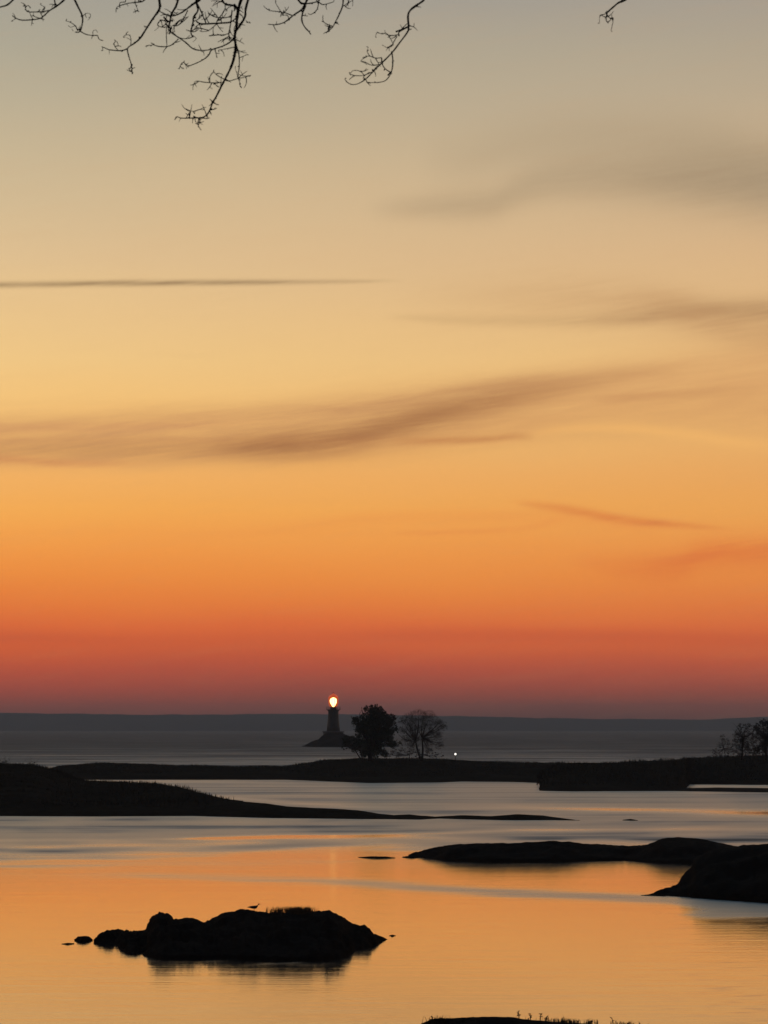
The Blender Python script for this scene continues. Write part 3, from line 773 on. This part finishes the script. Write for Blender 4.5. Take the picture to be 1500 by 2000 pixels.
weed(1014, 1988, 1974, -.03, 'thin upright weed stalk, leftmost on the bottom rock', 1)
weed(1036, 1991, 1980, -.01, 'short stubby weed stalk between two taller ones', 2)
weed(1056, 1993, 1979, .0, 'tallest dark weed stalk near the middle of the bottom rock', 3)
weed(1066, 1994, 1985, .03, 'small leaning weed stalk just right of the tallest', 4)
weed(1198, 2002, 1987, -.06, 'leaning weed stalk alone at the right end of the bottom rock', 5)
weed(843, 1995, 1986, .02, 'low curled weed at the left end of the bottom rock', 6)

# ------------------------------------------------------------------ bird
YB = dist(1875) + 8.9
pb = at(496, 1777.5, YB)
bird = empty('bird', (pb.x, pb.y, pb.z)); tag(bird, 'small dark water bird standing on top of the foreground islet', 'bird')
def body_rings(V, Fc, ring, n=14):
    b0 = len(V)
    for (x, z, rx_, rz_) in ring:
        for k in range(n):
            th = 2 * math.pi * k / n; V.append((x, rx_ * math.cos(th), z + rz_ * math.sin(th)))
    for i in range(len(ring) - 1):
        for k in range(n):
            k2 = (k + 1) % n; Fc.append((b0 + i * n + k, b0 + i * n + k2, b0 + (i + 1) * n + k2, b0 + (i + 1) * n + k))
    Fc.append(tuple(b0 + k for k in range(n))[::-1]); Fc.append(tuple(b0 + (len(ring) - 1) * n + k for k in range(n)))
def bodyf(V, Fc):
    body_rings(V, Fc, [(-.25, .100, .008, .006), (-.20, .105, .035, .012), (-.14, .108, .055, .03), (-.06, .105, .07, .052), (.03, .105, .075, .06), (.09, .115, .065, .055),
                       (.125, .14, .045, .045), (.143, .17, .030, .032), (.15, .195, .028, .026), (.163, .215, .03, .026), (.185, .225, .026, .022), (.205, .222, .012, .010)])
part('body', bodyf, M['feather'], bird)
part('beak', lambda V, Fc: body_rings(V, Fc, [(.203, .222, .009, .009), (.235, .221, .006, .006), (.255, .214, .002, .003)], 8), M['beak'], bird)
for s_ in (-1, 1):
    part('wing', lambda V, Fc: body_rings(V, Fc, [(-.24, .112, .004, .004), (-.15, .118, .012, .022), (-.03, .12, .016, .04), (.06, .122, .010, .03), (.09, .122, .003, .008)], 8), M['feather'], bird).location = (0, s_ * .064, 0)
    part('leg', lambda V, Fc: (tube_into(V, Fc, [(.0, s_ * .03, .06), (.012, s_ * .03, .03), (0, s_ * .03, 0)], [.007, .005, .005], 6),
                               tube_into(V, Fc, [(0, s_ * .03, .004), (.045, s_ * .035, .002)], [.006, .003], 5)), M['beak'], bird)

# ------------------------------------------------------------------ overhanging tree, out of frame but for its hanging twigs
TY = 15.0
tr = empty('overhanging_tree', (-5.2, TY + 1, 4.9))
tag(tr, 'leafless tree whose thin drooping twigs hang into the top of the view', 'tree')
tro = Vector(tr.location)
def loc(v): return tuple(Vector(v) - tro)
V, Fc = [], []
tp = spline([(-5.2, TY + 1, 4.7), (-5.25, TY + 1, 7.2), (-5.0, TY + .9, 9.6), (-5.1, TY + 1.2, 12.2), (-4.7, TY + 1.3, 15), (-4.9, TY + 1.2, 17.5)], 5)
tube_into(V, Fc, [loc(p) for p in tp], [.36 * (1.25 if i == 0 else 1) * (1 - .8 * i / (len(tp) - 1)) for i in range(len(tp))], 12)
mesh_obj('trunk', V, Fc, M['bark'], tr)
LIMB = spline([(-5.0, TY + .9, 10.6), (-3.6, TY + .5, 12.3), (-1.9, TY + .1, 12.75), (-.4, TY, 12.75), (.9, TY + .1, 12.7), (2.0, TY + .3, 12.6)], 6)
V, Fc = [], []
tube_into(V, Fc, [loc(p) for p in LIMB], [.15 * (1 - .85 * i / (len(LIMB) - 1)) for i in range(len(LIMB))], 9)
mesh_obj('limb', V, Fc, M['bark'], tr)
rnd = random.Random(5)
# upper crown, above the picture
for k in range(26):
    s_ = tp[rnd.randrange(12, len(tp))]; a = rnd.uniform(0, 6.28); l = rnd.uniform(1.6, 3.6)
    e = s_ + Vector((math.cos(a) * l, math.sin(a) * l, rnd.uniform(.8, 2.4)))
    if e.x > -2.2: e.z = max(e.z, 13.3)
    V, Fc = [], []
    pts = spline([s_, (s_ + e) / 2 + Vector((0, 0, .4)), e], 4)
    tube_into(V, Fc, [loc(p) for p in pts], [.06 * (1 - .8 * i / (len(pts) - 1)) for i in range(len(pts))], 6)
    for q in range(9):
        p = pts[rnd.randrange(2, len(pts))]; d = p + Vector((rnd.gauss(0, .5), rnd.gauss(0, .5), rnd.uniform(.0, .7)))
        tube_into(V, Fc, [loc(p), loc((p + d) / 2 + Vector((0, 0, .06))), loc(d)], [.016, .01, .004], 4)
    mesh_obj('branch', V, Fc, M['bark'], tr)

def A2p(l, sx=1 / 3, ox=0, oy=0): return [(ox + x * sx, oy + y * sx) for x, y in l]
r2 = lambda *l: A2p(l)
r3 = lambda *l: A2p(l, .3, 450)
r4 = lambda *l: A2p(l, 1 / 7.5, 1100)
# each hanging spray: (depth offset, [(polyline, start px width, end px width)], limb attachment at its start)
SPRAYS = [
 (.10, [(r2((-60, 60), (0, 42), (45, 28), (85, -10)), 3, 4)], (85, -10)),
 (-.1, [(r2((380, -5), (340, 30), (290, 62), (240, 105), (190, 115), (130, 118), (95, 108), (72, 92)), 4, 1.6), (r2((290, 60), (250, 68), (200, 70), (160, 68), (150, 45), (165, 32), (180, 48)), 2.4, 1.5),
        (r2((255, 62), (262, 45), (235, 25)), 1.6, 1), (r2((192, 112), (180, 90), (172, 66)), 1.8, 1.4), (r2((235, 108), (200, 95), (195, 75)), 1.8, 1.2), (r2((320, 45), (322, 20), (318, -8)), 2.4, 2.4),
        (r2((95, 108), (75, 118), (66, 126)), 1.4, 1)], (380, -5)),
 (.15, [(r2((436, -5), (460, 45), (483, 95), (482, 140), (468, 185), (440, 188)), 4, 2.2), (r2((470, 182), (500, 200), (540, 208), (572, 208), (575, 225)), 2.2, 1.2), (r2((455, 180), (440, 150), (410, 130), (385, 122)), 2.2, 1.2),
        (r2((484, 98), (500, 80), (525, 80), (530, 100), (515, 118)), 1.4, 1), (r2((440, 150), (415, 160), (400, 150)), 1.4, 1), (r2((545, 206), (545, 182), (562, 176), (572, 190)), 1.4, 1), (r2((430, 182), (420, 170)), 1.4, 1),
        (r2((468, 183), (470, 150)), 2, 1.2)], (436, -5)),
 (-.15, [(r2((850, -5), (830, 10), (780, 15), (740, 22), (700, 34), (682, 48), (680, 72)), 3, 1.3), (r2((700, 33), (705, 15), (735, 12)), 2, 1.6), (r2((790, 14), (800, 40), (810, 66), (790, 60)), 1.6, 1), (r2((812, 8), (815, -4)), 2, 2), (r2((740, 20), (752, 38)), 1.4, .9)], (850, -5)),
 (.0, [(r2((932, -5), (937, 30), (930, 62), (895, 110), (850, 180), (820, 225), (785, 255), (748, 282), (755, 330), (770, 380), (775, 428)), 5.5, 1.8),
       (r2((748, 284), (715, 296), (670, 295), (635, 290), (605, 278), (602, 298)), 3, 1.2), (r2((690, 294), (668, 262), (680, 240), (692, 258)), 1.8, 1.2), (r2((765, 268), (768, 235), (758, 205), (730, 208), (722, 220)), 1.8, 1.0),
       (r2((766, 235), (742, 220)), 1.2, 1), (r2((755, 400), (760, 412), (780, 430)), 1.6, 1.4), (r2((770, 378), (764, 400)), 1.6, 1.2), (r2((640, 291), (640, 318)), 1.1, .8), (r2((742, 408), (765, 420)), 1.3, 1.1)], (932, -5)),
 (.18, [(r2((1150, 10), (1110, 40), (1070, 70), (1020, 92), (980, 88), (945, 72), (930, 62)), 4, 2), (r2((1045, -5), (1030, 40), (1005, 80), (995, 130), (985, 165)), 4.5, 3.4), (r2((985, 130), (950, 118), (930, 130), (925, 150), (960, 160), (1000, 150)), 2.6, 1.6),
        (r2((1100, 60), (1070, 120), (1040, 150), (1010, 150)), 2.4, 1.6), (r2((985, 170), (1010, 195), (1050, 222), (1090, 250), (1130, 285), (1180, 296), (1230, 292)), 3.6, 2), (r2((1045, 228), (1010, 260), (980, 272), (930, 272), (895, 262), (885, 270)), 2.6, 1.8),
        (r2((975, 160), (975, 220), (978, 268)), 1.8, 1.4), (r2((960, 100), (985, 125), (1010, 118)), 4, 3), (r2((970, 140), (1000, 170), (990, 200)), 4, 2.5), (r2((1192, 296), (1196, 325)), 1.4, 1), (r2((905, 260), (885, 252)), 1.8, 1.6), (r2((930, 160), (905, 180)), 1.4, 1),
        (r2((1100, 100), (1060, 115), (1035, 145)), 1.8, 1.4)], (1045, -5)),
 (-.05, [(r2((1120, 30), (1150, 15), (1175, -5)), 4, 5), (r2((1150, 12), (1160, 60), (1135, 100), (1130, 140), (1118, 185), (1128, 215)), 4.5, 2.5), (r2((1155, 20), (1180, 70), (1200, 120), (1210, 140)), 3, 2), (r2((1118, 185), (1160, 165), (1210, 175), (1225, 180)), 2.6, 1.5),
         (r2((1128, 215), (1100, 225)), 1.8, 1.2), (r2((1120, 185), (1090, 175)), 2, 1.2), (r2((1125, 205), (1150, 225), (1130, 245)), 1.5, 1), (r2((1220, 75), (1250, 95), (1290, 105), (1340, 100), (1360, 80)), 2.4, 2), (r2((1320, 50), (1300, 85), (1275, 115), (1268, 140)), 2.4, 1.6),
         (r2((1150, 125), (1180, 140), (1250, 138), (1300, 135), (1350, 130), (1385, 105)), 3, 3), (r2((1300, -5), (1320, 25), (1360, 30), (1385, 40)), 4, 4), (r2((1225, 210), (1270, 205), (1320, 203), (1350, 190)), 2.2, 1.8), (r2((1270, 140), (1220, 180), (1180, 185)), 2, 1.3),
         (r2((1250, 195), (1240, 212)), 1.4, 1)], (1175, -5)),
 (.05, [(r2((1415, -5), (1400, 40), (1390, 100), (1385, 160), (1375, 215), (1380, 260), (1375, 320), (1355, 390), (1318, 465), (1290, 520), (1262, 575), (1245, 600), (1232, 640), (1210, 675), (1180, 690)), 7, 2.6),
        (r2((1455, -5), (1440, 50), (1435, 100), (1405, 150), (1385, 180)), 5, 4), (r2((1370, 25), (1385, 45), (1395, 60)), 6, 5), (r2((1360, 60), (1350, 150), (1340, 200), (1350, 235)), 2.6, 2), (r2((1375, 215), (1350, 245), (1300, 272), (1240, 292), (1225, 320), (1190, 350), (1130, 378), (1100, 385), (1075, 365), (1060, 378), (1050, 405)), 3.6, 1.4),
        (r2((1262, 290), (1270, 340)), 1.5, 1), (r2((1378, 275), (1330, 285), (1280, 294)), 2, 1.4), (r2((1385, 265), (1400, 320), (1402, 390), (1395, 450), (1410, 495)), 2.8, 1.5), (r2((1400, 340), (1425, 330), (1445, 320)), 1.6, 1.3), (r2((1425, 330), (1418, 360)), 1.3, .9),
        (r2((1318, 465), (1340, 475), (1395, 460), (1440, 452), (1470, 440)), 2.6, 1), (r2((1395, 455), (1385, 420), (1378, 400)), 1.6, 1), (r2((1318, 465), (1295, 455), (1265, 435), (1250, 415)), 2.2, 1.4), (r2((1300, 482), (1260, 486), (1200, 482), (1150, 475), (1135, 495), (1130, 520)), 2.6, 1.1),
        (r2((1228, 482), (1218, 450)), 1.6, 1.1), (r2((1245, 598), (1230, 580)), 3, 1.5), (r2((1245, 600), (1262, 605)), 3, 2), (r2((1195, 690), (1160, 690), (1110, 692), (1060, 692), (1035, 683), (1025, 700)), 3, 1.4), (r2((1110, 690), (1108, 665), (1125, 650), (1140, 668)), 2, 1.2), (r2((1165, 695), (1160, 730), (1178, 762)), 2.4, 1.6),
        (r2((1135, 680), (1150, 690), (1190, 692)), 3, 3), (r2((1245, 600), (1225, 622)), 1.8, 1.2), (r2((1440, 120), (1455, 132), (1468, 135)), 1.5, 1), (r2((1408, 470), (1395, 460)), 1.6, 1.5), (r2((1160, 730), (1142, 722)), 1.3, 1), (r2((1060, 692), (1048, 712)), 1.3, .9)], (1415, -5)),
 (-.12, [(r3((500, -5), (485, 30), (460, 65), (415, 95), (385, 120), (350, 145), (300, 160), (245, 158)), 4.5, 1.8), (r3((400, 100), (350, 82), (305, 75), (255, 68), (222, 46)), 2.6, 1.4), (r3((345, 100), (325, 70), (300, 30), (292, 12)), 2, 1.2), (r3((380, 125), (370, 100), (330, 100)), 2, 1.3),
         (r3((490, 35), (470, 85), (465, 130), (480, 170), (510, 205), (525, 225)), 4, 2), (r3((490, 25), (530, 20), (570, 12), (600, 30), (640, 22), (672, 12)), 3, 1.5), (r3((575, 15), (565, 60), (540, 85), (520, 96)), 2.4, 1.6), (r3((300, 155), (300, 138)), 1.4, 1), (r3((440, -5), (460, 20), (490, 25)), 4, 4),
         (r3((520, 95), (505, 88)), 1.8, 1.2), (r3((560, -5), (570, 15), (580, -5)), 2.4, 2.4)], (500, -5)),
 (.1, [(r3((735, -5), (730, 40), (710, 90), (680, 150), (660, 185), (640, 195), (625, 215)), 3.2, 1.6), (r3((665, 170), (635, 160), (605, 140), (602, 100)), 2, 1.2), (r3((735, 40), (765, 20), (795, 5), (795, 40)), 1.8, 1), (r3((635, 185), (645, 200), (630, 205)), 3.4, 3)], (735, -5)),
 (-.08, [(r3((1262, -5), (1245, 12), (1195, 45), (1165, 75), (1156, 110), (1160, 170), (1155, 205), (1100, 280), (1050, 345), (985, 410), (930, 465), (880, 515), (830, 545), (790, 550), (760, 535), (745, 515)), 5, 1.6),
         (r3((1158, 175), (1125, 188), (1085, 203)), 4.5, 3), (r3((1130, 188), (1100, 205), (1095, 222)), 3.4, 2.6), (r3((1180, 188), (1160, 195)), 1.6, 2), (r3((1120, 185), (1105, 160)), 1.5, 1), (r3((1095, 225), (1040, 232), (1010, 215), (985, 222), (955, 210), (945, 240)), 2, 1.1), (r3((1030, 235), (1050, 265), (1062, 295)), 1.8, 1.2),
         (r3((1010, 215), (1003, 196)), 1.2, .9), (r3((1085, 235), (1065, 270), (1052, 300), (1020, 310), (988, 292)), 2, 1.2), (r3((1052, 345), (1058, 400), (1048, 470), (1020, 515), (990, 532), (940, 538), (885, 535)), 2.8, 1.6), (r3((985, 410), (1005, 445), (1040, 470)), 2, 2), (r3((1048, 465), (1025, 490)), 3.6, 3),
         (r3((985, 375), (945, 378), (905, 365), (885, 370), (850, 395), (880, 412)), 2.2, 1.2), (r3((910, 368), (890, 335), (898, 308)), 1.8, 1), (r3((970, 420), (920, 425), (880, 405), (860, 398)), 2, 1.4), (r3((985, 378), (985, 410)), 3, 2.4), (r3((930, 465), (945, 440), (970, 425)), 1.8, 1.4),
         (r3((920, 468), (870, 490), (810, 492), (775, 480)), 2.2, 1.4), (r3((870, 488), (850, 468), (820, 458), (795, 462), (780, 480)), 1.6, 1.1), (r3((880, 515), (868, 500), (905, 470)), 1.6, 1.3), (r3((1052, 480), (1030, 460)), 1.8, 1.2)], (1262, -5)),
 (.12, [(r4((930, -20), (870, 18), (810, 38), (730, 105), (640, 180)), 4.6, 3.2), (r4((645, 175), (635, 230), (630, 290), (650, 325), (690, 295), (730, 260), (725, 340), (700, 450)), 2.8, 1.2), (r4((640, 250), (600, 245), (550, 220), (535, 240), (530, 340)), 2.2, .9), (r4((635, 185), (618, 182)), 2, 1.6)], (930, -20)),
]
LX = [p.x for p in LIMB]
for si, (dy, lines, _) in enumerate(SPRAYS):
    V, Fc = [], []
    y0 = TY + dy
    pxm = TY / F
    for li, (pl, w0, w1) in enumerate(lines):
        if li and rnd.random() < .5: dd = rnd.uniform(-.05, .05)
        else: dd = 0
        n = len(pl)
        P3 = [at(x, y, y0 + dd * (i / max(1, n - 1)) + .012 * rnd.uniform(-1, 1)) for i, (x, y) in enumerate(pl)]
        pts = spline(P3, 3) if n > 2 else P3
        m_ = len(pts)
        rad = [max(.0011, .5 * (w0 + (w1 - w0) * (i / (m_ - 1)) ** .8) * pxm * 1.0) * rnd.uniform(.85, 1.2) for i in range(m_)]
        tube_into(V, Fc, [loc(p) for p in pts], rad, 5)
        # side twiglets
        busy = si in (5, 6, 7)
        for q in range(1, m_ - 1):
            if pl[0][1] < 5 and li == 0 and q < 3 and not busy: continue
            if rnd.random() < (.24 if busy else .13):
                p = pts[q]; a = rnd.uniform(0, 6.28); l = rnd.uniform(.018, .055) * (1.3 if busy else 1); cv = rnd.uniform(-1.4, 1.4)
                if p.z > at(750, 0, y0).z: continue
                tw = [p]
                for k in range(1, 5):
                    aa = a + cv * k / 4; tw.append(tw[-1] + Vector((math.cos(aa), rnd.uniform(-.3, .3), math.sin(aa))) * l / 4)
                tube_into(V, Fc, [loc(v) for v in tw], [.0028, .0024, .002, .0017, .0012], 4)
                if rnd.random() < .6:
                    e = tw[2] + Vector((math.cos(a + 1.2), .1, math.sin(a + 1.2))) * l * .4
                    tube_into(V, Fc, [loc(tw[2]), loc(e)], [.002, .0012], 4)
        # buds
        for q in range(0, m_, 3):
            if rnd.random() < .55 and q > 0:
                p = pts[q]; a = Vector((rnd.gauss(0, 1), rnd.gauss(0, .4), rnd.gauss(0, 1))).normalized() * rnd.uniform(.006, .014)
                tube_into(V, Fc, [loc(p), loc(p + a * .6), loc(p + a)], [rad[q] * .9, rad[q] * 1.1 + .0008, .0006], 4)
        for tip in (0, -1):
            x, yy = pl[tip]
            if yy < 5: 
                # carry it on up, out of the frame, to the limb
                p = pts[tip]; lx = min(LIMB, key=lambda q: abs(q.x - p.x - .12))
                up = [p, p.lerp(lx, .35) + Vector((rnd.uniform(-.05, .05), 0, 0)), lx]
                r0 = rad[tip]
                tube_into(V, Fc, [loc(q) for q in spline(up, 4)], [r0 * (1 + .12 * k) for k in range(9)], 6)
    mesh_obj('branch', V, Fc, M['twig'], tr)

# ------------------------------------------------------------------ haze
HAZE = True
if HAZE:
    V, Fc = [], []; box_into(V, Fc, -6900, 6900, -500, 8700, -3.2, 70)
    hm = bpy.data.materials.new('haze'); hm.use_nodes = True; hm.node_tree.nodes.clear()
    pv = hm.node_tree.nodes.new('ShaderNodeVolumePrincipled'); ho = hm.node_tree.nodes.new('ShaderNodeOutputMaterial')
    pv.inputs['Color'].default_value = (.84, .84, .84, 1); pv.inputs['Density'].default_value = 1.1e-4
    hm.node_tree.links.new(pv.outputs[0], ho.inputs['Volume'])
    hz = mesh_obj('haze', V, Fc, hm, smooth=False); tag(hz, 'thin evening haze over the water', 'haze', kind='stuff')
